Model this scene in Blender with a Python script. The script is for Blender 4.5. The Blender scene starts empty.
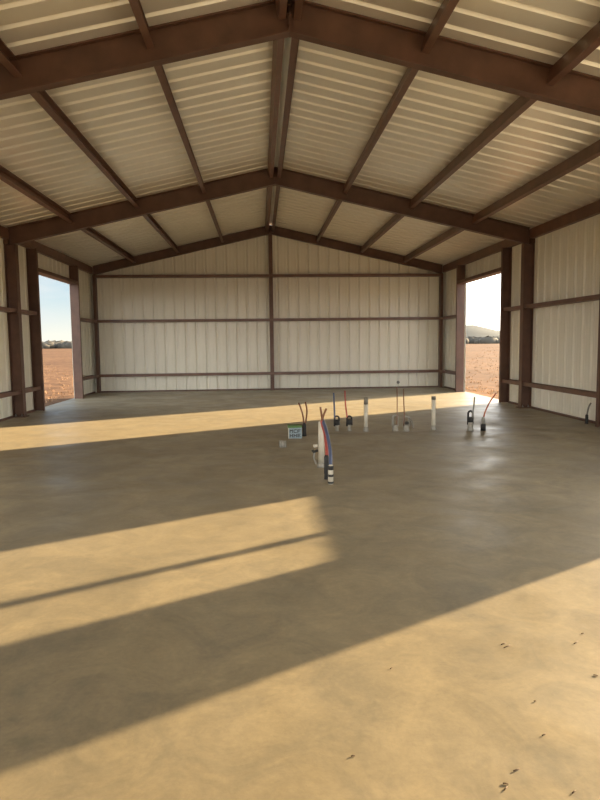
import bpy, math, random
from mathutils import Vector, Matrix
random.seed(7)
S = 0.866                      # one drawing unit in metres
H = 6.1                        # half width of the building
YB, Y2, Y1, YF = 21.94, 14.75, 7.70, -6.6
ZR, T = 5.63, 0.226            # underside of roof sheet at the ridge, roof slope
def roof(x): return ZR - T * abs(x)
scene = bpy.context.scene
COL = scene.collection

# ------------------------------------------------------------------ materials
def mat(name, base, rough=0.5, var=0.15, scale=3.0, metallic=0.0, bump=0.0, bscale=40.0, stretch=(1, 1, 1), spec=0.5):
    m = bpy.data.materials.new(name); m.use_nodes = True
    nt = m.node_tree; N = nt.nodes; Lk = nt.links
    b = N['Principled BSDF']
    b.inputs['Roughness'].default_value = rough
    b.inputs['Metallic'].default_value = metallic
    b.inputs['Specular IOR Level'].default_value = spec
    tc = N.new('ShaderNodeTexCoord'); mp = N.new('ShaderNodeMapping')
    mp.inputs['Scale'].default_value = stretch
    Lk.new(tc.outputs['Object'], mp.inputs['Vector'])
    n = N.new('ShaderNodeTexNoise'); n.inputs['Scale'].default_value = scale
    n.inputs['Detail'].default_value = 5
    Lk.new(mp.outputs['Vector'], n.inputs['Vector'])
    r = N.new('ShaderNodeValToRGB')
    r.color_ramp.elements[0].position = 0.3; r.color_ramp.elements[1].position = 0.7
    r.color_ramp.elements[0].color = tuple(c * (1 - var) for c in base) + (1,)
    r.color_ramp.elements[1].color = tuple(min(1, c * (1 + var)) for c in base) + (1,)
    Lk.new(n.outputs['Fac'], r.inputs['Fac'])
    Lk.new(r.outputs['Color'], b.inputs['Base Color'])
    if bump:
        n2 = N.new('ShaderNodeTexNoise'); n2.inputs['Scale'].default_value = bscale
        Lk.new(mp.outputs['Vector'], n2.inputs['Vector'])
        bp = N.new('ShaderNodeBump'); bp.inputs['Strength'].default_value = bump
        bp.inputs['Distance'].default_value = 0.02
        Lk.new(n2.outputs['Fac'], bp.inputs['Height']); Lk.new(bp.outputs['Normal'], b.inputs['Normal'])
    return m

M = {}
M['sheet'] = mat('wall_sheet', (0.80, 0.77, 0.66), 0.36, 0.02, 1.2, stretch=(1, 1, 0.4))
M['roof'] = mat('roof_sheet', (0.94, 0.90, 0.79), 0.32, 0.02, 1.0, metallic=0.45)
M['steel'] = mat('oxide_primer_steel', (0.115, 0.055, 0.034), 0.5, 0.25, 4.0)
M['girt'] = mat('primer_girt_steel', (0.15, 0.074, 0.048), 0.42, 0.2, 4.0)
M['galv'] = mat('galvanised_bolt', (0.35, 0.33, 0.3), 0.4, 0.1, 30, metallic=0.6)
M['pvc'] = mat('white_pvc', (0.60, 0.56, 0.46), 0.4, 0.12, 9)
M['greypvc'] = mat('grey_sleeve', (0.29, 0.275, 0.235), 0.5, 0.2, 25)
M['tape'] = mat('grey_tape', (0.20, 0.19, 0.16), 0.55, 0.2, 30)
M['black'] = mat('black_foam', (0.018, 0.018, 0.018), 0.6, 0.2, 40)
M['bluepex'] = mat('blue_pex', (0.08, 0.105, 0.19), 0.35, 0.1, 20)
M['redpex'] = mat('red_pex', (0.42, 0.085, 0.065), 0.35, 0.1, 20)
M['orangepex'] = mat('orange_red_pex', (0.42, 0.12, 0.055), 0.35, 0.1, 20)
M['copper'] = mat('copper_tube', (0.17, 0.075, 0.04), 0.4, 0.2, 20, metallic=0.5)
M['boxblue'] = mat('pale_blue_carton', (0.25, 0.32, 0.36), 0.6, 0.12, 18)
M['green'] = mat('green_lid', (0.07, 0.17, 0.03), 0.5, 0.15, 25)
M['ink'] = mat('dark_print', (0.03, 0.035, 0.035), 0.6, 0.1, 30)
M['straw'] = mat('dark_straw', (0.10, 0.06, 0.03), 0.8, 0.3, 60)
M['tuft'] = mat('dry_grass_blades', (0.33, 0.19, 0.095), 0.9, 0.3, 0.4)
M['scrub'] = mat('scrub_leaves', (0.075, 0.066, 0.05), 0.9, 0.35, 0.12)
M['hill'] = mat('hill_scrub', (0.038, 0.043, 0.036), 0.95, 0.25, 0.03)

def concrete():
    m = bpy.data.materials.new('sealed_concrete'); m.use_nodes = True
    nt = m.node_tree; N = nt.nodes; Lk = nt.links; b = N['Principled BSDF']
    tc = N.new('ShaderNodeTexCoord')
    def noise(sc, det=6, rough=0.55, dist=0.0, stretch=None):
        n = N.new('ShaderNodeTexNoise'); n.inputs['Scale'].default_value = sc
        n.inputs['Detail'].default_value = det; n.inputs['Roughness'].default_value = rough
        n.inputs['Distortion'].default_value = dist
        if stretch:
            mp = N.new('ShaderNodeMapping'); mp.inputs['Scale'].default_value = stretch
            Lk.new(tc.outputs['Object'], mp.inputs['Vector']); Lk.new(mp.outputs['Vector'], n.inputs['Vector'])
        else: Lk.new(tc.outputs['Object'], n.inputs['Vector'])
        return n
    def ramp(n, p0, c0, p1, c1):
        r = N.new('ShaderNodeValToRGB'); e = r.color_ramp.elements
        e[0].position = p0; e[1].position = p1; e[0].color = c0 + (1,); e[1].color = c1 + (1,)
        Lk.new(n.outputs['Fac'], r.inputs['Fac']); return r
    def mix(mode, fac, A, B):
        x = N.new('ShaderNodeMix'); x.data_type = 'RGBA'; x.blend_type = mode
        x.inputs['Factor'].default_value = fac
        Lk.new(A, x.inputs['A']); Lk.new(B, x.inputs['B']); return x.outputs['Result']
    big = ramp(noise(0.55, 7, 0.6, 0.6), 0.32, (0.198, 0.165, 0.105), 0.70, (0.302, 0.253, 0.165))
    mid = ramp(noise(2.3, 8, 0.65, 1.2), 0.35, (0.70, 0.715, 0.74), 0.68, (1.14, 1.11, 1.05))
    fine = ramp(noise(38, 4, 0.7), 0.3, (0.90, 0.90, 0.90), 0.7, (1.06, 1.06, 1.06))
    stain = ramp(noise(0.9, 6, 0.6, 2.0, (0.6, 1.7, 1)), 0.60, (1, 1, 1), 0.78, (0.74, 0.76, 0.76))
    speck = ramp(noise(75, 2, 0.5), 0.18, (0.45, 0.38, 0.3), 0.26, (1, 1, 1))
    c = mix('MULTIPLY', 1, big.outputs['Color'], mid.outputs['Color'])
    trow = ramp(noise(7.0, 7, 0.7, 1.8), 0.34, (0.90, 0.90, 0.90), 0.66, (1.07, 1.065, 1.05))
    c = mix('MULTIPLY', 1, c, trow.outputs['Color'])
    c = mix('MULTIPLY', 1, c, fine.outputs['Color'])
    c = mix('MULTIPLY', 1, c, stain.outputs['Color'])
    c = mix('MULTIPLY', 0.6, c, speck.outputs['Color'])
    # dirt trodden along the row of pipe stubs
    sp = N.new('ShaderNodeSeparateXYZ'); Lk.new(tc.outputs['Object'], sp.inputs['Vector'])
    wob = noise(3.0, 6, 0.7)
    def m2(op, a, bb, cc=None):
        q = N.new('ShaderNodeMath'); q.operation = op
        for i, z in enumerate((a, bb)):
            if isinstance(z, (int, float)): q.inputs[i].default_value = z
            else: Lk.new(z, q.inputs[i])
        return q.outputs['Value']
    dy = m2('ABSOLUTE', m2('SUBTRACT', sp.outputs['Y'], 9.6), 0)
    dx = m2('MAXIMUM', m2('SUBTRACT', m2('ABSOLUTE', m2('SUBTRACT', sp.outputs['X'], 2.2), 0), 1.9), 0)
    dd = m2('ADD', m2('ADD', dy, m2('MULTIPLY', dx, 0.6)), m2('MULTIPLY', wob.outputs['Fac'], 0.5))
    dr = N.new('ShaderNodeValToRGB'); e = dr.color_ramp.elements
    e[0].position = 0.22; e[0].color = (0.58, 0.52, 0.46, 1); e[1].position = 0.5; e[1].color = (1, 1, 1, 1)
    Lk.new(dd, dr.inputs['Fac'])
    c = mix('MULTIPLY', 1, c, dr.outputs['Color'])
    Lk.new(c, b.inputs['Base Color'])
    rr = N.new('ShaderNodeMapRange'); rr.inputs['From Min'].default_value = 0.3; rr.inputs['From Max'].default_value = 0.7
    rr.inputs['To Min'].default_value = 0.36; rr.inputs['To Max'].default_value = 0.62
    Lk.new(noise(1.4, 6, 0.6, 0.8).outputs['Fac'], rr.inputs['Value']); Lk.new(rr.outputs['Result'], b.inputs['Roughness'])
    b.inputs['Sheen Weight'].default_value = 0.10; b.inputs['Sheen Roughness'].default_value = 0.5; b.inputs['Sheen Tint'].default_value = (1.0, 0.88, 0.66, 1)
    bp = N.new('ShaderNodeBump'); bp.inputs['Strength'].default_value = 0.10; bp.inputs['Distance'].default_value = 0.01
    Lk.new(noise(14, 6, 0.6).outputs['Fac'], bp.inputs['Height']); Lk.new(bp.outputs['Normal'], b.inputs['Normal'])
    return m
M['concrete'] = concrete()

def field():
    m = bpy.data.materials.new('dry_stubble_field'); m.use_nodes = True
    nt = m.node_tree; N = nt.nodes; Lk = nt.links; b = N['Principled BSDF']
    b.inputs['Roughness'].default_value = 0.95; b.inputs['Specular IOR Level'].default_value = 0.1
    tc = N.new('ShaderNodeTexCoord')
    def noise(sc, det):
        n = N.new('ShaderNodeTexNoise'); n.inputs['Scale'].default_value = sc; n.inputs['Detail'].default_value = det
        n.inputs['Roughness'].default_value = 0.65
        Lk.new(tc.outputs['Object'], n.inputs['Vector']); return n
    r = N.new('ShaderNodeValToRGB'); e = r.color_ramp.elements
    e[0].position = 0.32; e[0].color = (0.115, 0.058, 0.028, 1); e[1].position = 0.68; e[1].color = (0.235, 0.122, 0.056, 1)
    Lk.new(noise(0.09, 8).outputs['Fac'], r.inputs['Fac'])
    r2 = N.new('ShaderNodeValToRGB'); e = r2.color_ramp.elements
    e[0].position = 0.36; e[0].color = (0.34, 0.31, 0.29, 1); e[1].position = 0.57; e[1].color = (1.1, 1.1, 1.1, 1)
    Lk.new(noise(1.6, 8).outputs['Fac'], r2.inputs['Fac'])
    x = N.new('ShaderNodeMix'); x.data_type = 'RGBA'; x.blend_type = 'MULTIPLY'; x.inputs['Factor'].default_value = 0.8
    Lk.new(r.outputs['Color'], x.inputs['A']); Lk.new(r2.outputs['Color'], x.inputs['B'])
    Lk.new(x.outputs['Result'], b.inputs['Base Color'])
    return m
M['field'] = field()

# ------------------------------------------------------------------ mesh builder
class MB:
    def __init__(s): s.v = []; s.f = []; s.smooth = set()
    def add(s, vs, fs, smooth=False):
        o = len(s.v); s.v += [Vector(p) for p in vs]
        for f in fs:
            if smooth: s.smooth.add(len(s.f))
            s.f.append([o + i for i in f])
        return s
    def box(s, x0, x1, y0, y1, z0, z1):
        return s.add([(x0, y0, z0), (x1, y0, z0), (x1, y1, z0), (x0, y1, z0), (x0, y0, z1), (x1, y0, z1), (x1, y1, z1), (x0, y1, z1)],
                     [(3, 2, 1, 0), (4, 5, 6, 7), (0, 1, 5, 4), (1, 2, 6, 5), (2, 3, 7, 6), (3, 0, 4, 7)])
    def extr(s, prof, O, U, V, A, B):
        """profile (u,v) in the axes U,V swept from O+A to O+B (A, B vectors)"""
        O, U, V, A, B = map(Vector, (O, U, V, A, B)); n = len(prof)
        vs = [O + A + U * u + V * v for u, v in prof] + [O + B + U * u + V * v for u, v in prof]
        fs = [(i, (i + 1) % n, n + (i + 1) % n, n + i) for i in range(n)] + [tuple(range(n - 1, -1, -1)), tuple(range(n, 2 * n))]
        return s.add(vs, fs)
    def tube(s, pts, rad, seg=12, caps=True):
        pts = [Vector(p) for p in pts]; rr = rad if isinstance(rad, (list, tuple)) else [rad] * len(pts)
        vs = []; up = None
        for i, p in enumerate(pts):
            d = (pts[min(i + 1, len(pts) - 1)] - pts[max(i - 1, 0)]).normalized()
            if up is None: up = Vector((0, 1, 0)) if abs(d.y) < 0.9 else Vector((1, 0, 0))
            a = d.cross(up).normalized(); up = a.cross(d).normalized()
            for k in range(seg):
                t = 2 * math.pi * k / seg
                vs.append(p + (a * math.cos(t) + up * math.sin(t)) * rr[i])
        fs = []
        for i in range(len(pts) - 1):
            for k in range(seg):
                fs.append((i * seg + k, i * seg + (k + 1) % seg, (i + 1) * seg + (k + 1) % seg, (i + 1) * seg + k))
        s.add(vs, fs, True)
        if caps:
            n = len(s.v); e = len(pts) - 1
            s.f.append([n - len(vs) + k for k in range(seg)][::-1]); s.f.append([n - seg + k for k in range(seg)])
        return s
    def lathe(s, c, prof, seg=16):
        c = Vector(c); vs = []
        for r, z in prof:
            for k in range(seg):
                t = 2 * math.pi * k / seg; vs.append(c + Vector((r * math.cos(t), r * math.sin(t), z)))
        fs = []
        for i in range(len(prof) - 1):
            for k in range(seg):
                fs.append((i * seg + k, i * seg + (k + 1) % seg, (i + 1) * seg + (k + 1) % seg, (i + 1) * seg + k))
        s.add(vs, fs, True); n = len(s.v)
        s.f.append([n - len(vs) + k for k in range(seg)][::-1]); s.f.append([n - seg + k for k in range(seg)])
        return s
    def build(s, name, m, parent=None, origin=None):
        if parent is not None: P = Vector(parent['o'])
        elif origin is not None: P = Vector(origin)
        else:
            mn = [min(p[i] for p in s.v) for i in range(3)]; mx = [max(p[i] for p in s.v) for i in range(3)]
            P = Vector(((mn[0] + mx[0]) / 2, (mn[1] + mx[1]) / 2, mn[2]))
        me = bpy.data.meshes.new(name); me.from_pydata([(p - P) * S for p in s.v], [], s.f)
        me.polygons.foreach_set('use_smooth', [i in s.smooth for i in range(len(s.f))])
        me.materials.append(m); me.update()
        import bmesh
        bm = bmesh.new(); bm.from_mesh(me); bmesh.ops.recalc_face_normals(bm, faces=bm.faces); bm.to_mesh(me); bm.free()
        o = bpy.data.objects.new(name, me); COL.objects.link(o)
        if parent is not None: o.parent = parent; o['o'] = list(P)
        else: o.location = P * S
        return o

def tag(o, label=None, cat=None, group=None, kind=None):
    if label: o['label'] = label
    if cat: o['category'] = cat
    if group: o['group'] = group
    if kind: o['kind'] = kind
    return o
def thing(name, at, label, cat, group=None):
    o = bpy.data.objects.new(name, None); COL.objects.link(o); o.empty_display_size = 0.2
    o.location = Vector(at) * S; o['o'] = list(at)
    return tag(o, label, cat, group)
def structure(name, at, label=None):
    o = bpy.data.objects.new(name, None); COL.objects.link(o); o.location = Vector(at) * S; o['o'] = list(at)
    return tag(o, label, None, None, 'structure')
def spline(pts, n=6):
    P = [Vector(p) for p in pts]; out = []
    for i in range(len(P) - 1):
        a, b, c, d = P[max(i - 1, 0)], P[i], P[i + 1], P[min(i + 2, len(P) - 1)]
        for k in range(n):
            t = k / n
            out.append(0.5 * (2 * b + (c - a) * t + (2 * a - 5 * b + 4 * c - d) * t * t + (3 * b - a - 3 * c + d) * t ** 3))
    out.append(P[-1]); return out

def I_prof(w, d, tf=0.016, tw=0.012):      # u across flange, v through depth 0..d
    a, b = w / 2, tw / 2
    return [(-a, 0), (a, 0), (a, tf), (b, tf), (b, d - tf), (a, d - tf), (a, d), (-a, d), (-a, d - tf), (-b, d - tf), (-b, tf), (-a, tf)]
def C_prof(w, d, lip=0.02, t=0.007):       # web at u=0, flanges towards +u, v 0..d
    return [(0, 0), (w, 0), (w, lip), (w - t, lip), (w - t, t), (t, t), (t, d - t), (w - t, d - t), (w - t, d - lip), (w, d - lip), (w, d), (0, d)]

# ------------------------------------------------------------------ ribbed sheeting
PITCH = 0.3525
RIB = [(-0.045, 0), (-0.022, 0.041), (0.022, 0.041), (0.045, 0)]
def minor(c): return [(c - 0.024, 0), (c - 0.013, 0.0035), (c + 0.013, 0.0035), (c + 0.024, 0)]
def breaks(t0, t1, ph=0.0, mh=1.0):
    base = [(0, 0)]
    pts = []
    k0 = math.floor(t0 / PITCH) - 1; k1 = math.ceil(t1 / PITCH) + 1
    for k in range(k0, k1 + 1):
        c = k * PITCH + ph
        for off, h in RIB: pts.append((c + off, h))
        for q in (PITCH / 3, 2 * PITCH / 3):
            for tt, h in (minor(q) if mh else []): pts.append((c + tt, h))
    pts.sort()
    def val(t):
        for (a, ha), (b, hb) in zip(pts, pts[1:]):
            if a <= t <= b: return ha + (hb - ha) * (t - a) / max(1e-9, b - a)
        return 0
    return [(t0, val(t0))] + [p for p in pts if t0 < p[0] < t1] + [(t1, val(t1))]
def sheet(mb, t0, t1, place, z0, z1, th=0.008, extra=(), ph=0.0, mh=1.0):
    """place(t, off, z) -> point; z0/z1 functions of t"""
    bp = breaks(t0, t1, ph, mh)
    for e in extra:
        if t0 < e < t1 and all(abs(e - q[0]) > 1e-6 for q in bp):
            for (a, ha), (b, hb) in zip(bp, bp[1:]):
                if a < e < b: bp.append((e, ha + (hb - ha) * (e - a) / (b - a))); bp.sort(); break
    n = len(bp); vs = []
    for t, h in bp: vs += [place(t, h, z0(t)), place(t, h, z1(t)), place(t, h + th, z0(t)), place(t, h + th, z1(t))]
    fs = []
    for i in range(n - 1):
        a, b = 4 * i, 4 * i + 4
        fs += [(a, b, b + 1, a + 1), (a + 2, a + 3, b + 3, b + 2), (a, a + 2, b + 2, b), (a + 1, b + 1, b + 3, a + 3)]
    fs += [(0, 1, 3, 2), (4 * n - 4, 4 * n - 2, 4 * n - 1, 4 * n - 3)]
    mb.add(vs, fs)
k_ = lambda z: (lambda t: z)
EAVE = roof(H) - 0.012
def wall(name, sgn, holes):
    """long wall; holes = (y0, y1, z0, z1)"""
    mb = MB(); pl = lambda t, o, z: (sgn * (H + o), t, z)
    y = YF
    for (a, b, zb, zt) in sorted(holes):
        sheet(mb, y, a, pl, k_(0), k_(EAVE))
        if zb > 0: sheet(mb, a, b, pl, k_(0), k_(zb))
        if zt < EAVE: sheet(mb, a, b, pl, k_(zt), k_(EAVE))
        y = b
    sheet(mb, y, YB + 0.06, pl, k_(0), k_(EAVE))
    return tag(mb.build(name, M['sheet']), None, None, None, 'structure')
DN, DF, DG, DZ = 16.10, 19.5, 19.72, 3.46             # side doorways
BN, BF = -5.8, 6.78                         # big opening in the front bay, right side; near end stretched for extra bounce light
WN, WF, WS, WH = 7.95, 10.09, 1.485, 3.0    # window opening, right side
w = wall('wall_left', -1, [(DN, DF, 0, DZ), (2.5, BF, 0, DZ)]); w['label'] = 'left wall of pale ribbed metal sheets with an open doorway'
w = wall('wall_right', 1, [(DN, DG, 0, 3.43), (BN, BF, 0, DZ), (WN, WF, WS, WH)]); w['label'] = 'right wall of pale ribbed metal sheets with an open doorway'
mb = MB()
sheet(mb, -H - 0.06, H + 0.06, lambda t, o, z: (t, YB + o, z), k_(0), lambda t: roof(t) - 0.012, extra=(0,), ph=-0.1275)
tag(mb.build('wall_back', M['sheet']), 'gabled back wall of pale ribbed metal sheets', None, None, 'structure')
mb = MB(); pf = lambda t, o, z: (t, YF - o, z)
FW, FZ = 5.7, 4.25
sheet(mb, -H - 0.06, -FW, pf, k_(0), lambda t: roof(t) - 0.012)
sheet(mb, FW, H + 0.06, pf, k_(0), lambda t: roof(t) - 0.012)
sheet(mb, -FW, FW, pf, k_(FZ), lambda t: roof(t) - 0.012, extra=(0,))
tag(mb.build('wall_front', M['sheet']), None, None, None, 'structure')
mb = MB()
for s in (-1, 1):
    def pr(t, o, q, s=s): return (s * q, t, roof(q) + o)
    sheet(mb, YF - 0.1, YB + 0.06, pr, k_(0.09), k_(H + 0.14), mh=0)
tag(mb.build('ceiling', M['roof']), 'underside of the ribbed metal roof', None, None, 'structure')
mb = MB()                                   # ridge cap, open at the gable ends
c0 = roof(0.09) + 0.05
mb.extr([(-0.26, -0.05), (0, 0.012), (0.26, -0.05), (0.26, -0.042), (0, 0.02), (-0.26, -0.042)], (0, 0, c0), (1, 0, 0), (0, 0, 1), (0, YF - 0.1, 0), (0, YB + 0.05, 0))
tag(mb.build('trim_1', M['roof']), None, None, None, 'structure')
tag(MB().box(-H - 0.08, H + 0.08, YF - 0.1, YB + 0.08, -0.25, 0).build('floor', M['concrete'], origin=(0, 0, 0)), 'tan sealed concrete slab', None, None, 'structure')
# base angles along the foot of the walls
def base_angle(name, segs):
    mb = MB()
    for q in segs: mb.box(*q)
    tag(mb.build(name, M['steel']), None, None, None, 'structure')
bz = 0.045
base_angle('baseboard_back', [(-H + 0.2, H - 0.2, YB - 0.05, YB - 0.002, 0.0, bz)])
base_angle('baseboard_left', [(-H + 0.002, -H + 0.05, a, b, 0, bz) for a, b in ((DF + 0.12, YB - 0.21), (Y2 + 0.1, DN - 0.12), (Y1 + 0.1, Y2 - 0.1), (BF + 0.12, Y1 - 0.1))])
base_angle('baseboard_right', [(H - 0.05, H - 0.002, a, b, 0, bz) for a, b in ((DG + 0.12, YB - 0.21), (Y2 + 0.1, DN - 0.12), (11.35, Y2 - 0.1), (Y1 + 0.1, 11.15), (BF + 0.12, Y1 - 0.1))])

# ------------------------------------------------------------------ framed openings
JD = 0.25
def opening(name, sgn, y0, y1, zt, label, zs=0.0, mull=None, jamb_top=None):
    st = structure(name, (sgn * H, (y0 + y1) / 2, 0), label)
    top = jamb_top or roof(H) - 0.24
    def jamb(n, y, d, z0=0.0, z1=top):      # web at y facing the opening, flanges running away (d = +-1)
        m = MB(); m.extr(C_prof(0.09, JD), (sgn * (H - 0.002), y, 0), (0, d, 0), (-sgn, 0, 0), (0, 0, z0 + 0.002), (0, 0, z1)); m.build(n, M['steel'], st)
    jamb('jamb', y0, -1); jamb('jamb', y1, 1)
    m = MB(); m.extr(C_prof(0.09, JD), (sgn * (H - 0.002), 0, zt), (0, 0, 1), (-sgn, 0, 0), (0, y0 + 0.008, 0), (0, y1 - 0.008, 0)); m.build('header', M['steel'], st)
    if zs:
        m = MB(); m.extr(C_prof(0.09, JD), (sgn * (H - 0.002), 0, zs), (0, 0, -1), (-sgn, 0, 0), (0, y0 + 0.008, 0), (0, y1 - 0.008, 0)); m.build('sill', M['steel'], st)
    if mull: 
        m = MB(); m.extr(C_prof(0.07, 0.1), (sgn * (H - 0.002), mull, 0), (0, 1, 0), (-sgn, 0, 0), (0, 0, zs + 0.002), (0, 0, zt - 0.002)); m.build('mullion', M['steel'], st)
    return st
opening('door_1', -1, DN, DF, DZ, 'open doorway in the left wall, brown steel framing, field beyond')
opening('door_2', 1, DN, DG, 3.43, 'open doorway in the right wall, brown steel framing, bright sky beyond')
opening('door_3', 1, BN, BF, DZ, None)
opening('fill_opening', -1, 2.5, BF, DZ, None)  # unseen opening added to let skylight onto the right wall and roof
opening('window_1', 1, WN, WF, WH, None, WS, 8.70, roof(H) - 0.24)

# ------------------------------------------------------------------ rigid frames
FWD = 0.17
def column(sgn, y, label, cat='column', d=JD, wv=FWD):
    x = sgn * (H - 0.003)
    t = thing('steel_column', (sgn * (H - d / 2), y, 0), label, cat, 'steel wall columns')
    zt = roof(H - d) - 0.40
    m = MB(); m.extr(I_prof(wv, d), (x, y, 0), (0, 1, 0), (-sgn, 0, 0), (0, 0, 0.022), (0, 0, zt)); m.build('beam_section', M['steel'], t)
    m = MB(); m.box(min(x, x - sgn * (d + 0.05)), max(x, x - sgn * (d + 0.05)), y - wv / 2 - 0.03, y + wv / 2 + 0.03, 0.0, 0.02); plate = m.build('base_plate', M['steel'], t)
    zs = roof(H - 0.1) - 0.26
    m = MB(); m.box(min(x, x - sgn * 0.1), max(x, x - sgn * 0.1), y - 0.1, y + 0.1, zt, zs - 0.001); m.build('strut_seat', M['steel'], t)
    for dy in (-1, 1):
        for q in (0.06, d - 0.05):
            m = MB(); m.lathe((x - sgn * q, y + dy * 0.055, 0.02), [(0.024, 0), (0.024, 0.02), (0.013, 0.02), (0.013, 0.055)], 6); m.build('anchor_bolt', M['galv'], plate)
    return t
column(-1, Y2, 'brown steel column on the left wall, just before the left doorway')
column(1, Y2, 'brown steel column on the right wall, just before the right doorway')
column(-1, Y1, 'brown steel column under the left end of the nearest rafter')
column(1, Y1, 'brown steel column under the right end of the nearest rafter')
for sgn, nm in ((-1, 'left'), (1, 'right')):           # corner columns of the back gable
    t = thing('corner_column', (sgn * (H - 0.1), YB - 0.1, 0), 'brown steel corner column where back wall meets %s wall' % nm, 'column', 'back corner columns')
    m = MB(); m.extr(C_prof(0.1, 0.2), (sgn * (H - 0.2), YB - 0.003, 0), (sgn, 0, 0), (0, -1, 0), (0, 0, 0.016), (0, 0, roof(H - 0.2) - 0.32)); m.build('channel', M['steel'], t)
    m = MB(); m.box(min(sgn * (H - 0.22), sgn * (H - 0.08)), max(sgn * (H - 0.22), sgn * (H - 0.08)), YB - 0.24, YB - 0.01, 0, 0.015); m.build('base_plate', M['steel'], t)
t = thing('ridge_post', (0, YB - 0.11, 0), 'slim brown steel post in the middle of the back wall', 'column')
m = MB(); m.extr(I_prof(0.13, 0.2), (0, YB - 0.003, 0), (1, 0, 0), (0, -1, 0), (0, 0, 0.016), (0, 0, roof(0) - 0.325)); m.build('beam_section', M['steel'], t)
m = MB(); m.box(-0.1, 0.1, YB - 0.24, YB - 0.01, 0, 0.015); m.build('base_plate', M['steel'], t)
t = thing('wall_post', (H - 0.11, 11.25, 0), 'brown steel post cut off by the right edge of the photo', 'column')
m = MB(); m.extr(C_prof(0.09, JD), (H - 0.003, 11.3, 0), (0, -1, 0), (-1, 0, 0), (0, 0, 0.002), (0, 0, roof(H) - 0.26)); m.build('channel', M['steel'], t)

cs = 1 / math.sqrt(1 + T * T)
def rafter(sgn, y, dv, label, wv=0.145, xe=H - 0.112):
    """half rafter from ridge to eave; dv = vertical depth"""
    t = thing('steel_rafter', (sgn * xe / 2, y, roof(xe / 2) - dv), label, 'rafter', 'sloping steel rafters')
    n = Vector((-sgn * T * cs, 0, -cs)); a = Vector((sgn * cs, 0, -T * cs)); d = dv * cs
    # cut both ends plumb by building the section with ends sheared
    x0 = 0.012; prof = I_prof(wv, d, 0.018, 0.014); vs = []
    for xx in (x0, xe):
        for u, v in prof:
            vs.append((sgn * xx, y + u, roof(xx) - 0.004 - v / cs))
    k = len(prof)
    m = MB(); m.add(vs, [(i, (i + 1) % k, k + (i + 1) % k, k + i) for i in range(k)] + [tuple(range(k - 1, -1, -1)), tuple(range(k, 2 * k))])
    m.build('beam_section', M['steel'], t)
    m = MB(); m.box(min(0, sgn * 0.012), max(0, sgn * 0.012), y - wv / 2 - 0.012, y + wv / 2 + 0.012, roof(0) - dv - 0.004, roof(0) - 0.012); plate = m.build('splice_plate', M['steel'], t)
    for dy in (-1, 1):
        for zz in (0.09, 0.2, 0.31):
            if zz < dv:
                m = MB(); cx = sgn * 0.012; m.tube([(cx, y + dy * 0.05, roof(0) - zz), (cx + sgn * 0.02, y + dy * 0.05, roof(0) - zz)], 0.016, 6); m.build('splice_bolt', M['steel'], plate)
    return t
for y, dv, nm in ((Y1, 0.385, 'nearest'), (Y2, 0.385, 'middle'), (YB - 0.1, 0.29, 'farthest')):
    for sgn, sd in ((-1, 'left'), (1, 'right')):
        nt = {'nearest': '%s half of the nearest rafter, crossing the top of the photo', 'middle': '%s half of the middle rafter, resting on the wall column before the doorway',
              'farthest': '%s half of the thin rafter along the top of the back wall'}[nm] % sd
        rafter(sgn, y, dv, 'brown steel ' + nt, 0.14)

# ------------------------------------------------------------------ purlins, eave struts
PX = [-4.64, -3.17, -1.66, -0.13, 0.13, 1.65, 3.19, 4.69]
BAYS = [('back', Y2 + 0.009, YB - 0.112), ('middle', Y1 + 0.009, Y2 - 0.009), ('nearest', YF + 0.02, Y1 - 0.009)]
ORD = {0: 'third purlin left of the ridge', 1: 'second purlin left of the ridge', 2: 'first purlin left of the ridge pair', 3: 'left one of the close ridge pair',
       4: 'right one of the close ridge pair', 5: 'first purlin right of the ridge pair', 6: 'second purlin right of the ridge', 7: 'third purlin right of the ridge'}
for bn, ya, yb in BAYS:
    for i, x in enumerate(PX):
        if bn == 'nearest' and i in (0, 7): pass
        s = 1 if x > 0 else -1
        m = MB()
        nrm = Vector((-s * T * cs, 0, -cs)); al = Vector((cs, 0, -s * T * cs))
        o = Vector((x, 0, roof(x) - 0.006))
        m.extr(C_prof(0.085, 0.205), o - al * 0.0425, al, nrm, (0, ya, 0), (0, yb, 0))
        ob = m.build('roof_purlin', M['girt'])
        tag(ob, 'brown steel purlin in the %s roof bay, %s' % (bn, ORD[i]), 'purlin', 'purlins under the roof sheets')
for bn, ya, yb in BAYS:
    for s, nm in ((-1, 'left'), (1, 'right')):
        m = MB(); zt = roof(H - 0.1) - 0.03
        m.extr(C_prof(0.1, 0.23), (s * (H - 0.105), 0, zt), (s, 0, 0), (0, 0, -1), (0, ya, 0), (0, yb, 0))
        tag(m.build('eave_strut', M['girt']), 'brown steel strut along the top of the %s wall in the %s bay' % (nm, bn), 'strut', 'eave struts')

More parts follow.
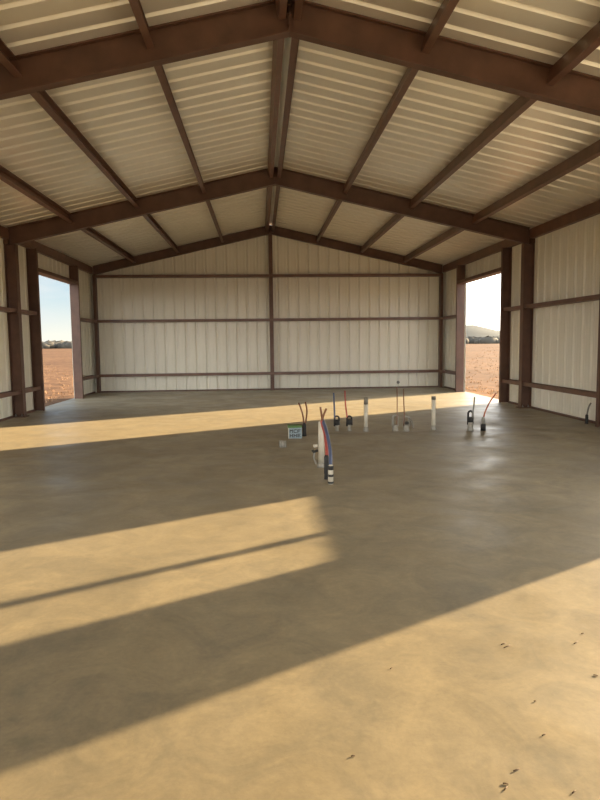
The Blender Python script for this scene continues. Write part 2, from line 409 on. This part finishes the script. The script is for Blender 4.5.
# ------------------------------------------------------------------ girts
GL, GM, GT = 0.577, 2.426, 3.926
GD, GH = 0.2, 0.09
def girt_side(s, y0, y1, z, label):
    m = MB(); m.extr(C_prof(GH, GD), (s * (H - 0.004), 0, z - GH / 2), (0, 0, 1), (-s, 0, 0), (0, y0, 0), (0, y1, 0))
    return tag(m.build('wall_girt', M['girt']), label, 'girt', 'horizontal wall girts')
def girt_back(x0, x1, z, label):
    m = MB(); m.extr(C_prof(GH, GD), (0, YB - 0.004, z - GH / 2), (0, 0, 1), (0, -1, 0), (x0, 0, 0), (x1, 0, 0))
    return tag(m.build('wall_girt', M['girt']), label, 'girt', 'horizontal wall girts')
for z, nm in ((GL, 'lower'), (GM, 'upper')):
    for s, sd in ((-1, 'left'), (1, 'right')):
        girt_side(s, (DF if s < 0 else DG) + 0.095, YB - 0.21, z, 'short %s brown girt between the %s doorway and the back corner' % (nm, sd))
        girt_side(s, Y2 + 0.009, DN - 0.095, z, 'short %s brown girt between the %s doorway and the column before it' % (nm, sd))
    girt_side(-1, Y1 + 0.009, Y2 - 0.009, z, '%s brown girt on the left wall, running to the photo edge' % nm)
    girt_side(1, 11.302, Y2 - 0.009, z, '%s brown girt on the wide wall panel at far right' % nm)
for z, nm in ((GL, 'lowest'), (GM, 'middle'), (GT, 'topmost')):
    xe = H - 0.203
    girt_back(-xe, -0.008, z, '%s brown girt on the left half of the back wall' % nm)
    girt_back(0.008, xe, z, '%s brown girt on the right half of the back wall' % nm)

# ------------------------------------------------------------------ plumbing stubs in the slab
GRP = 'plumbing stubs standing up from the slab'
def valve_stub(name, x, y, label, pipe_mat, sleeve_r, sleeve_h, loop_top, lw, lr, loop_mat, body, pr, path):
    t = thing(name, (x, y, 0), label, 'pipe', GRP)
    m = MB(); m.lathe((x, y, 0), [(sleeve_r * 1.15, 0), (sleeve_r, 0.03), (sleeve_r * 0.95, sleeve_h), (sleeve_r * 0.8, sleeve_h + 0.005)]); m.build('sleeve', M['greypvc'], t)
    zt = loop_top - lw * 0.5
    pts = [(x - lw / 2, y, sleeve_h - 0.04), (x - lw / 2, y, zt - lw * 0.3)]
    for k in range(9):
        a = math.pi * (1 - k / 8); pts.append((x + math.cos(a) * lw / 2, y, zt + math.sin(a) * lw * 0.5 - lw * 0.15))
    pts += [(x + lw / 2, y, zt - lw * 0.3), (x + lw / 2, y, sleeve_h - 0.02)]
    m = MB(); m.tube(pts, lr, 10); m.build('pipe_loop', M[loop_mat], t)
    if body:
        m = MB(); bz0, bz1, br = body
        m.lathe((x, y, 0), [(br * 0.75, bz0), (br, bz0 + 0.015), (br, bz1 - 0.02), (br * 0.7, bz1)]); m.build('valve_body', M['black'], t)
    m = MB(); m.tube(spline(path, 5), pr, 10); m.build('riser_tube', M[pipe_mat], t)
    return t
# blue and red risers
valve_stub('supply_riser', 0.98, 11.42, 'thin dark blue water tube with a black valve loop, left of the red one', 'bluepex', 0.036, 0.13, 0.29, 0.085, 0.016, 'black', (0.11, 0.21, 0.055), 0.016,
           [(0.945, 11.42, 0.12), (0.94, 11.42, 0.26), (0.935, 11.42, 0.45), (0.925, 11.42, 0.71)])
valve_stub('supply_riser', 1.21, 11.39, 'thin red water tube with a black valve loop, right of the blue one', 'redpex', 0.036, 0.13, 0.29, 0.085, 0.016, 'black', (0.12, 0.22, 0.055), 0.014,
           [(1.175, 11.39, 0.13), (1.165, 11.39, 0.28), (1.14, 11.39, 0.5), (1.13, 11.39, 0.75)])
def white_pipe(x, y, h, r, cap, label, base=True):
    t = thing('drain_pipe', (x, y, 0), label, 'pipe', GRP)
    m = MB(); m.lathe((x, y, 0), [(r, 0), (r, h - cap), (r * 0.8, h - cap + 0.002)], 20); m.build('pipe', M['pvc'], t)
    m = MB(); m.lathe((x, y, 0), [(r * 1.08, h - cap), (r * 1.08, h), (r * 0.85, h), (r * 0.85, h - 0.03)], 20); m.build('taped_top', M['tape'], t)
    m = MB(); m.lathe((x, y, 0), [(r * 1.35, 0), (r * 1.25, 0.03), (r * 1.06, 0.085), (r * 0.9, 0.09)], 20); m.build('collar', M['greypvc'], t)
    return t
white_pipe(1.5, 11.28, 0.63, 0.037, 0.13, 'white plastic drain pipe with a grey taped top beside the red water tube')
white_pipe(2.76, 11.3, 0.625, 0.037, 0.06, 'white plastic drain pipe standing alone, first left of the curved red tube and its neighbour')
# thin copper lines
valve_stub('copper_riser', 2.04, 11.27, 'thin copper line rising from a grey pipe loop, taller of the two', 'copper', 0.052, 0.11, 0.30, 0.09, 0.02, 'greypvc', None, 0.009,
           [(2.065, 11.25, 0.1), (2.07, 11.25, 0.3), (2.07, 11.25, 0.6), (2.065, 11.25, 0.82)])
t = valve_stub('copper_riser', 2.24, 11.24, 'thin dark line with a hooked grey pipe loop, right of the tall copper one', 'copper', 0.052, 0.11, 0.29, 0.09, 0.02, 'greypvc', None, 0.010,
           [(2.185, 11.22, 0.1), (2.195, 11.22, 0.3), (2.185, 11.22, 0.55), (2.18, 11.22, 0.78)])
m = MB(); m.tube(spline([(2.27, 11.2, 0.24), (2.32, 11.19, 0.2), (2.345, 11.18, 0.1), (2.34, 11.17, 0.07)]), 0.016, 8); m.build('loose_end', M['tape'], t)
m = MB(); m.lathe((2.24, 11.2, 0), [(0.03, 0.13), (0.034, 0.14), (0.034, 0.17), (0.02, 0.18)]); m.build('clamp', M['black'], t)
# right pair
valve_stub('supply_riser', 3.4, 11.14, 'dark tube with a black loop on a grey sleeve, left of the curved red tube', 'tape', 0.054, 0.15, 0.37, 0.085, 0.019, 'black', (0.15, 0.25, 0.052), 0.014,
           [(3.435, 11.12, 0.15), (3.44, 11.12, 0.33), (3.455, 11.12, 0.48), (3.465, 11.12, 0.62)])
t = thing('supply_riser', (3.63, 11.11, 0), 'red tube curving to the right from a black foam sleeve, rightmost of the row', 'pipe', GRP)
m = MB(); m.lathe((3.63, 11.11, 0), [(0.048, 0), (0.046, 0.1), (0.036, 0.12)]); m.build('foam_sleeve', M['black'], t)
m = MB(); m.lathe((3.63, 11.11, 0), [(0.036, 0.115), (0.034, 0.2), (0.022, 0.25)]); m.build('sleeve', M['greypvc'], t)
m = MB(); m.tube(spline([(3.635, 11.11, 0.2), (3.65, 11.11, 0.3), (3.70, 11.11, 0.43), (3.77, 11.11, 0.56), (3.86, 11.11, 0.68)]), 0.0135, 10); m.build('riser_tube', M['orangepex'], t)
# cable pair by the carton
t = thing('cable_stub', (0.34, 10.89, 0), 'pair of splayed brown tubes rising from a dark wrapped stub behind the carton', 'pipe', GRP)
m = MB(); m.lathe((0.34, 10.89, 0), [(0.04, 0), (0.034, 0.04), (0.034, 0.2), (0.02, 0.23)]); m.build('wrapped_base', M['black'], t)
m = MB(); m.tube(spline([(0.335, 10.89, 0.18), (0.325, 10.89, 0.32), (0.29, 10.89, 0.47), (0.245, 10.89, 0.59)]), 0.014, 8); m.build('tube', M['copper'], t)
m = MB(); m.tube(spline([(0.35, 10.89, 0.18), (0.375, 10.89, 0.3), (0.39, 10.89, 0.45), (0.365, 10.89, 0.6)]), 0.014, 8); m.build('tube', M['copper'], t)
# carton with a green top and dark printing
t = thing('carton', (0.165, 10.7, 0), 'small pale blue carton with a green top and dark printing', 'box')
m = MB(); m.box(0.05, 0.28, 10.62, 10.80, 0, 0.185); m.build('carton_body', M['boxblue'], t)
m = MB(); m.box(0.043, 0.287, 10.613, 10.807, 0.185, 0.222); m.build('carton_lid', M['green'], t)
m = MB(); m.box(0.044, 0.056, 10.612, 10.618, 0, 0.185); m.build('carton_edge', M['pvc'], t)
m = MB()
def glyph(x, z, bars, h=0.048, wd=0.05):
    for a, b, c, d in bars: m.box(x + a * wd, x + b * wd, 10.616, 10.6202, z + c * h, z + d * h)
MM = [(0, .22, 0, 1), (.78, 1, 0, 1), (.22, .78, .55, .85)]
EE = [(0, .25, 0, 1), (.25, 1, .78, 1), (.25, .85, .4, .6), (.25, 1, 0, .2)]
FF = EE[:3]; HH = [(0, .25, 0, 1), (.75, 1, 0, 1), (.25, .75, .4, .62)]
CC = [(0, .25, .1, .9), (.15, 1, .78, 1), (.15, 1, 0, .2)]
for i, g in enumerate((MM, CC, FF)): glyph(0.072 + i * 0.066, 0.098, g, 0.058, 0.055)
for i, g in enumerate((HH, HH, EE)): glyph(0.072 + i * 0.066, 0.022, g, 0.058, 0.055)
m.build('printing', M['ink'], t)
t = thing('open_pipe_stub', (-0.08, 9.77, 0), 'short open grey pipe stub at floor level in front of the carton', 'pipe', GRP)
m = MB(); m.lathe((-0.08, 9.77, 0), [(0.06, 0), (0.06, 0.1), (0.048, 0.1), (0.048, 0.02)], 16); m.build('pipe', M['greypvc'], t)
for k in range(4):
    a = math.pi * (1.15 + 0.23 * k); m = MB(); m.box(-0.08 + math.cos(a) * 0.062 - 0.004, -0.08 + math.cos(a) * 0.062 + 0.004, 9.77 + math.sin(a) * 0.062 - 0.004, 9.77 + math.sin(a) * 0.062 + 0.003, 0, 0.1); m.build('rib', M['tape'], t)
# the cluster in the middle of the floor
t = thing('drain_pipe', (0.372, 8.1, 0), 'tall white plastic drain pipe at the middle of the nearest cluster', 'pipe', GRP)
m = MB(); m.lathe((0.372, 8.1, 0), [(0.042, 0.05), (0.042, 0.60), (0.033, 0.605), (0.033, 0.55)], 20); m.build('pipe', M['pvc'], t)
m = MB(); m.lathe((0.372, 8.1, 0), [(0.062, 0), (0.058, 0.03), (0.048, 0.06), (0.04, 0.065)], 20); m.build('collar', M['greypvc'], t)
m = MB(); m.tube([(0.315, 8.09, 0.29), (0.27, 8.07, 0.29)], 0.022, 12); m.build('side_fitting', M['pvc'], t)
m = MB(); m.tube([(0.32, 8.09, 0.225), (0.265, 8.07, 0.21), (0.25, 8.07, 0.235)], 0.018, 10); m.build('side_valve', M['black'], t)
m = MB(); m.tube(spline([(0.275, 8.07, 0.2), (0.265, 8.07, 0.14), (0.285, 8.07, 0.08), (0.30, 8.075, 0.05)]), 0.012, 8); m.build('trap_tube', M['greypvc'], t)
t = thing('supply_riser', (0.36, 7.38, 0), 'red water tube leaning from a black foam sleeve beside the tall white pipe', 'pipe', GRP)
m = MB(); m.lathe((0.36, 7.38, 0), [(0.03, 0), (0.026, 0.02), (0.024, 0.06), (0.028, 0.07), (0.028, 0.27), (0.018, 0.29)]); m.build('foam_sleeve', M['black'], t)
RP = [(0.362, 7.385, 0.24), (0.372, 7.42, 0.31), (0.372, 7.5, 0.43), (0.368, 7.6, 0.53), (0.352, 7.7, 0.6), (0.342, 7.73, 0.66)]
m = MB(); m.tube(spline(RP, 5), 0.022, 10); m.build('riser_tube', M['redpex'], t)
m = MB(); m.tube(spline([(0.342, 7.73, 0.655), (0.362, 7.735, 0.72), (0.402, 7.735, 0.815)], 5), 0.013, 10); m.build('bare_tip', M['copper'], t)
t = thing('supply_riser', (0.375, 7.12, 0), 'blue water tube leaning from a white and black banded sleeve, nearest of all', 'pipe', GRP)
m = MB(); m.lathe((0.382, 7.12, 0), [(0.031, 0), (0.031, 0.215), (0.02, 0.225)], 16); m.build('banded_sleeve', M['pvc'], t)
for z0, z1 in ((0.005, 0.03), (0.085, 0.115), (0.165, 0.215)):
    m = MB(); m.lathe((0.382, 7.12, 0), [(0.03, z0), (0.034, z0 + 0.002), (0.034, z1 - 0.002), (0.03, z1)], 16); m.build('black_band', M['black'], t)
BP = [(0.382, 7.13, 0.19), (0.392, 7.2, 0.29), (0.392, 7.3, 0.39), (0.386, 7.45, 0.5), (0.372, 7.6, 0.59), (0.355, 7.775, 0.67)]
m = MB(); m.tube(spline(BP, 5), 0.021, 10); m.build('riser_tube', M['bluepex'], t)
m = MB(); m.tube(spline([(0.355, 7.775, 0.665), (0.342, 7.78, 0.76), (0.332, 7.785, 0.83)], 5), 0.013, 10); m.build('bare_tip', M['copper'], t)
# stub at the right wall, hose stub on the back wall
t = thing('wall_conduit', (5.92, 11.75, 0), 'short black tube leaning against the foot of the right wall', 'pipe')
m = MB(); m.lathe((5.92, 11.75, 0), [(0.035, 0), (0.03, 0.02), (0.028, 0.16), (0.016, 0.18)]); m.build('sleeve', M['black'], t)
m = MB(); m.tube(spline([(5.92, 11.75, 0.15), (5.935, 11.75, 0.24), (5.96, 11.755, 0.33), (6.0, 11.76, 0.4)]), 0.015, 10); m.build('riser_tube', M['tape'], t)
t = thing('hose_stub', (4.46, YB - 0.08, 0.16), 'small dark pipe stub poking from the foot of the back wall', 'pipe')
m = MB(); m.tube([(4.46, YB + 0.0, 0.19), (4.46, YB - 0.12, 0.19)], 0.035, 10); m.build('pipe', M['tape'], t)
m = MB(); m.tube([(4.46, YB - 0.01, 0.19), (4.46, YB - 0.025, 0.19)], 0.055, 12); m.build('flange', M['tape'], t)

# straw bits on the sunlit slab
for i, (x, y, l, a) in enumerate([(0.885, 3.15, .05, .5), (0.875, 3.18, .03, .4), (1.27, 3.16, .04, .6), (1.36, 3.26, .016, .2), (1.2, 2.83, .02, -.6), (0.74, 2.4, .022, .5),
                                  (0.47, 2.13, .02, -.3), (0.46, 2.105, .022, .7), (0.70, 2.07, .022, .6), (0.54, 2.2, .03, .4), (0.81, 2.64, .01, 0), (0.22, 2.98, .016, .8), (-0.07, 2.33, .016, .1)]):
    dx, dy = math.cos(a) * l / 2, math.sin(a) * l / 2
    m = MB(); m.tube([(x - dx, y - dy, 0.003), (x, y, 0.004), (x + dx, y + dy, 0.003)], 0.0026, 6)
    tag(m.build('straw_bit', M['straw']), 'tiny dark bit of straw lying on the sunlit front floor', 'debris', 'straw bits on the floor')

# ------------------------------------------------------------------ outdoors
rg = random.Random(3)
m = MB(); n = 48; R_ = 1600
def gh(x, y):
    d = math.hypot(x, y - 10)
    return -0.14 - (0.0 if d < 20 else 0.0)
xs = [math.copysign(abs(q) ** 3, q) * R_ for q in [i / (n / 2) - 1 for i in range(n + 1)]]
for yy in xs:
    for xx in xs: m.v.append(Vector((xx, yy + 10, gh(xx, yy))))
for j in range(n):
    for i in range(n): m.f.append([j * (n + 1) + i, j * (n + 1) + i + 1, (j + 1) * (n + 1) + i + 1, (j + 1) * (n + 1) + i])
tag(m.build('ground', M['field'], origin=(0, 0, 0)), 'dry orange stubble field around the building', None, None, 'structure')
M['bounce'] = mat('pale_bounce', (0.62, 0.54, 0.40), 0.95, 0.12, 3.0)
m = MB(); m.box(H + 0.2, H + 12, -16, 10.5, -0.2, -0.09); m.box(-H - 0.2, H + 0.2, -24, YF - 0.2, -0.2, -0.09)  # unseen pale pad added outside to bounce sunlight up onto the roof
tag(m.build('bounce_pad', M['bounce'], origin=(0, 0, 0)), None, None, None, 'structure')
m = MB()                                   # dry grass clumps outside both doorways
for k in range(3000):
    s = -1 if k % 2 else 1
    d = 1.0 + 55 * rg.random() ** 1.6
    x = s * (H + d); y = 14 + rg.random() * (10 + d * 2.6) if s < 0 else 14 + rg.random() * (10 + d * 2.6)
    for q in range(3):
        a = rg.random() * 6.28; hgt = 0.03 + rg.random() * 0.06; wd = 0.02 + d * 0.0008
        lx, ly = math.cos(a), math.sin(a); ox, oy = rg.uniform(-.08, .08), rg.uniform(-.08, .08)
        m.add([(x + ox - lx * wd, y + oy - ly * wd, -0.15), (x + ox + lx * wd, y + oy + ly * wd, -0.15), (x + ox + rg.uniform(-.06, .06), y + oy + rg.uniform(-.06, .06), -0.14 + hgt)], [(0, 1, 2)])
tag(m.build('dry_grass', M['tuft'], origin=(0, 20, -0.14)), 'dry orange grass stubble outside the doorways', 'grass', None, 'stuff')
def blob(m, c, rx, rz, rnd):
    rings, seg = 5, 8; vs = []; fs = []
    for i in range(rings + 1):
        ph = math.pi * i / rings
        for k in range(seg):
            t_ = 2 * math.pi * k / seg; j = 1 + rnd.uniform(-.22, .22)
            vs.append((c[0] + rx * j * math.sin(ph) * math.cos(t_), c[1] + rx * j * math.sin(ph) * math.sin(t_), c[2] + rz * j * math.cos(ph)))
    for i in range(rings):
        for k in range(seg): fs.append((i * seg + k, i * seg + (k + 1) % seg, (i + 1) * seg + (k + 1) % seg, (i + 1) * seg + k))
    m.add(vs, fs, True)
def tree_belt(label, az0, az1, d0, d1, hh, cnt):
    m = MB(); rnd = random.Random(11)
    for k in range(cnt):
        a = math.radians(az0 + (az1 - az0) * rnd.random()); d = rnd.uniform(d0, d1); h = hh * rnd.uniform(0.6, 1.1)
        blob(m, (math.sin(a) * d, math.cos(a) * d, -0.14 + h * 0.26), h * rnd.uniform(.7, 1.2), h * 0.68, rnd)
    tag(m.build('tree_belt', M['scrub']), label, 'trees', None, 'stuff')
tree_belt('low belt of hazy brown trees on the horizon through the left doorway', -38, -4, 340, 420, 4.0, 520)
tree_belt('dark belt of trees under the hill through the right doorway', 6, 42, 340, 430, 3.6, 520)
m = MB(); nx, ny = 40, 14                   # long low hill
for j in range(ny + 1):
    for i in range(nx + 1):
        az = math.radians(4 + 40 * i / nx); d = 950 + 500 * j / ny
        pk = 24 * math.exp(-((math.degrees(az) - 18.2) / 2.6) ** 2) + 15 * math.exp(-((math.degrees(az) - 24) / 7) ** 2)
        z = (pk + rg.uniform(-.6, .6)) * math.sin(math.pi * j / ny) - 1.0
        m.v.append(Vector((math.sin(az) * d, math.cos(az) * d, z)))
for j in range(ny):
    for i in range(nx): m.f.append([j * (nx + 1) + i, j * (nx + 1) + i + 1, (j + 1) * (nx + 1) + i + 1, (j + 1) * (nx + 1) + i])
m.smooth = set(range(len(m.f)))
tag(m.build('hill', M['hill']), 'low grey hill on the horizon through the right doorway', None, None, 'structure')

# ------------------------------------------------------------------ sun and sky
AZ = math.atan2(1, 0.59); EL = math.radians(12.5)
sd = Vector((math.sin(AZ) * math.cos(EL), math.cos(AZ) * math.cos(EL), math.sin(EL)))
ld = bpy.data.lights.new('sun', 'SUN'); ld.energy = 8.5; ld.color = (1.0, 0.74, 0.42); ld.angle = math.radians(0.55)
lo = bpy.data.objects.new('sun', ld); COL.objects.link(lo); lo.rotation_euler = sd.to_track_quat('Z', 'Y').to_euler(); lo.location = sd * 50
wd = bpy.data.worlds.new('sky'); scene.world = wd; wd.use_nodes = True
nt = wd.node_tree; N = nt.nodes; Lk = nt.links; bg = N['Background']
FILL_BANK = (2.6, 2.6, 2.5); CLOUD = (0.37, 0.385, 0.385); HAZE = (4.5, 4.25, 3.8)
tc = N.new('ShaderNodeTexCoord'); mp = N.new('ShaderNodeMapping'); mp.inputs['Scale'].default_value = (1.4, 1.4, 6.0)
Lk.new(tc.outputs['Generated'], mp.inputs['Vector'])
sx = N.new('ShaderNodeSeparateXYZ'); Lk.new(tc.outputs['Generated'], sx.inputs['Vector'])
sky = N.new('ShaderNodeValToRGB'); e = sky.color_ramp.elements          # clear sky from horizon to zenith
e[0].position = 0.0; e[0].color = (0.46, 0.44, 0.37, 1); e[1].position = 1.0; e[1].color = (0.14, 0.26, 0.50, 1)
for ps, c in ((0.07, (0.285, 0.35, 0.37)), (0.19, (0.10, 0.212, 0.33)), (0.5, (0.18, 0.32, 0.52))):
    q = e.new(ps); q.color = c + (1,)
Lk.new(sx.outputs['Z'], sky.inputs['Fac'])
cn = N.new('ShaderNodeTexNoise'); cn.inputs['Scale'].default_value = 3.2; cn.inputs['Detail'].default_value = 6; cn.inputs['Roughness'].default_value = 0.55
Lk.new(mp.outputs['Vector'], cn.inputs['Vector'])
cr = N.new('ShaderNodeValToRGB'); cr.color_ramp.elements[0].position = 0.42; cr.color_ramp.elements[1].position = 0.60
cr.color_ramp.elements[1].color = (0.8, 0.8, 0.8, 1)
Lk.new(cn.outputs['Fac'], cr.inputs['Fac'])
c0 = N.new('ShaderNodeMix'); c0.data_type = 'RGBA'
Lk.new(cr.outputs['Color'], c0.inputs['Factor']); Lk.new(sky.outputs['Color'], c0.inputs['A']); c0.inputs['B'].default_value = CLOUD + (1,)
# unseen bright bank added low in the sky to light the interior
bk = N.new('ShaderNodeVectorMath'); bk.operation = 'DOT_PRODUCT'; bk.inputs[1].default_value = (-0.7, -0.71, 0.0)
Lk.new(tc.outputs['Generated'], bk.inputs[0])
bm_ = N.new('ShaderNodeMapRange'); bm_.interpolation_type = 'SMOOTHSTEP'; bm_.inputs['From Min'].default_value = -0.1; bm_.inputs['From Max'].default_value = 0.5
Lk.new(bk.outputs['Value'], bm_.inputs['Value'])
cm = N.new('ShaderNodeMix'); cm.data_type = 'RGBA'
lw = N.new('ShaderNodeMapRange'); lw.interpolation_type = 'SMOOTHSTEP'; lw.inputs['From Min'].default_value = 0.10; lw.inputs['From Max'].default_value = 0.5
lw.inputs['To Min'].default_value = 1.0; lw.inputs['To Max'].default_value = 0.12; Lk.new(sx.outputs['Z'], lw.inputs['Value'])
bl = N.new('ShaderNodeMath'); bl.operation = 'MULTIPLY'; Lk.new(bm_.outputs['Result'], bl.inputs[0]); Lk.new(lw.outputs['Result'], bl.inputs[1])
Lk.new(bl.outputs['Value'], cm.inputs['Factor']); Lk.new(c0.outputs['Result'], cm.inputs['A']); cm.inputs['B'].default_value = FILL_BANK + (1,)
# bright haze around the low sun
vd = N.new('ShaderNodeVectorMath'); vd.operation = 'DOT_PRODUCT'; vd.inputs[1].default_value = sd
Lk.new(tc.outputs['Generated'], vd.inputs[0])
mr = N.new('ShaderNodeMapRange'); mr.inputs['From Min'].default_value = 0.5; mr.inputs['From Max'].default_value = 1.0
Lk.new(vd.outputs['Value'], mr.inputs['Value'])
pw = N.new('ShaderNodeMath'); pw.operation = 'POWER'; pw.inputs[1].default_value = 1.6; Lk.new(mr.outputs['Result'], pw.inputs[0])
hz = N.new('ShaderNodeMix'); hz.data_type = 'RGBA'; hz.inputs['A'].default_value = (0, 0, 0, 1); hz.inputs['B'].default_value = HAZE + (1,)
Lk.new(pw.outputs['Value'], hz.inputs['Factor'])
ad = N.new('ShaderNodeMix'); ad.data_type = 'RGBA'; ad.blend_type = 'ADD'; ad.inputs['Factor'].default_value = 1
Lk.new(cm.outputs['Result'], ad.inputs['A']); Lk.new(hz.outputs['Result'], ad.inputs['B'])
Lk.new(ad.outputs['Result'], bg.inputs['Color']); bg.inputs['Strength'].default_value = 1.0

# ------------------------------------------------------------------ camera
cd = bpy.data.cameras.new('camera'); co = bpy.data.objects.new('camera', cd); COL.objects.link(co)
r_, u_, f_ = Vector((0.99792, -0.06351, -0.01122)), Vector((0.01696, 0.09067, 0.99574)), Vector((0.06222, 0.99385, -0.09155))
co.matrix_world = Matrix.Translation(Vector((-0.4106, 0, 1.6394)) * S) @ Matrix((r_, u_, -f_)).transposed().to_4x4()
cd.sensor_fit = 'VERTICAL'; cd.sensor_height = 36; cd.lens = 36 * 626.5 / 800; cd.clip_end = 6000; cd.clip_start = 0.05
scene.camera = co
scene.view_settings.view_transform = 'Standard'; scene.view_settings.look = 'None'; scene.view_settings.gamma = 1
scene.view_settings.use_curve_mapping = False; scene.view_settings.exposure = 1.25
scene.cycles.diffuse_bounces = 10; scene.cycles.max_bounces = 14
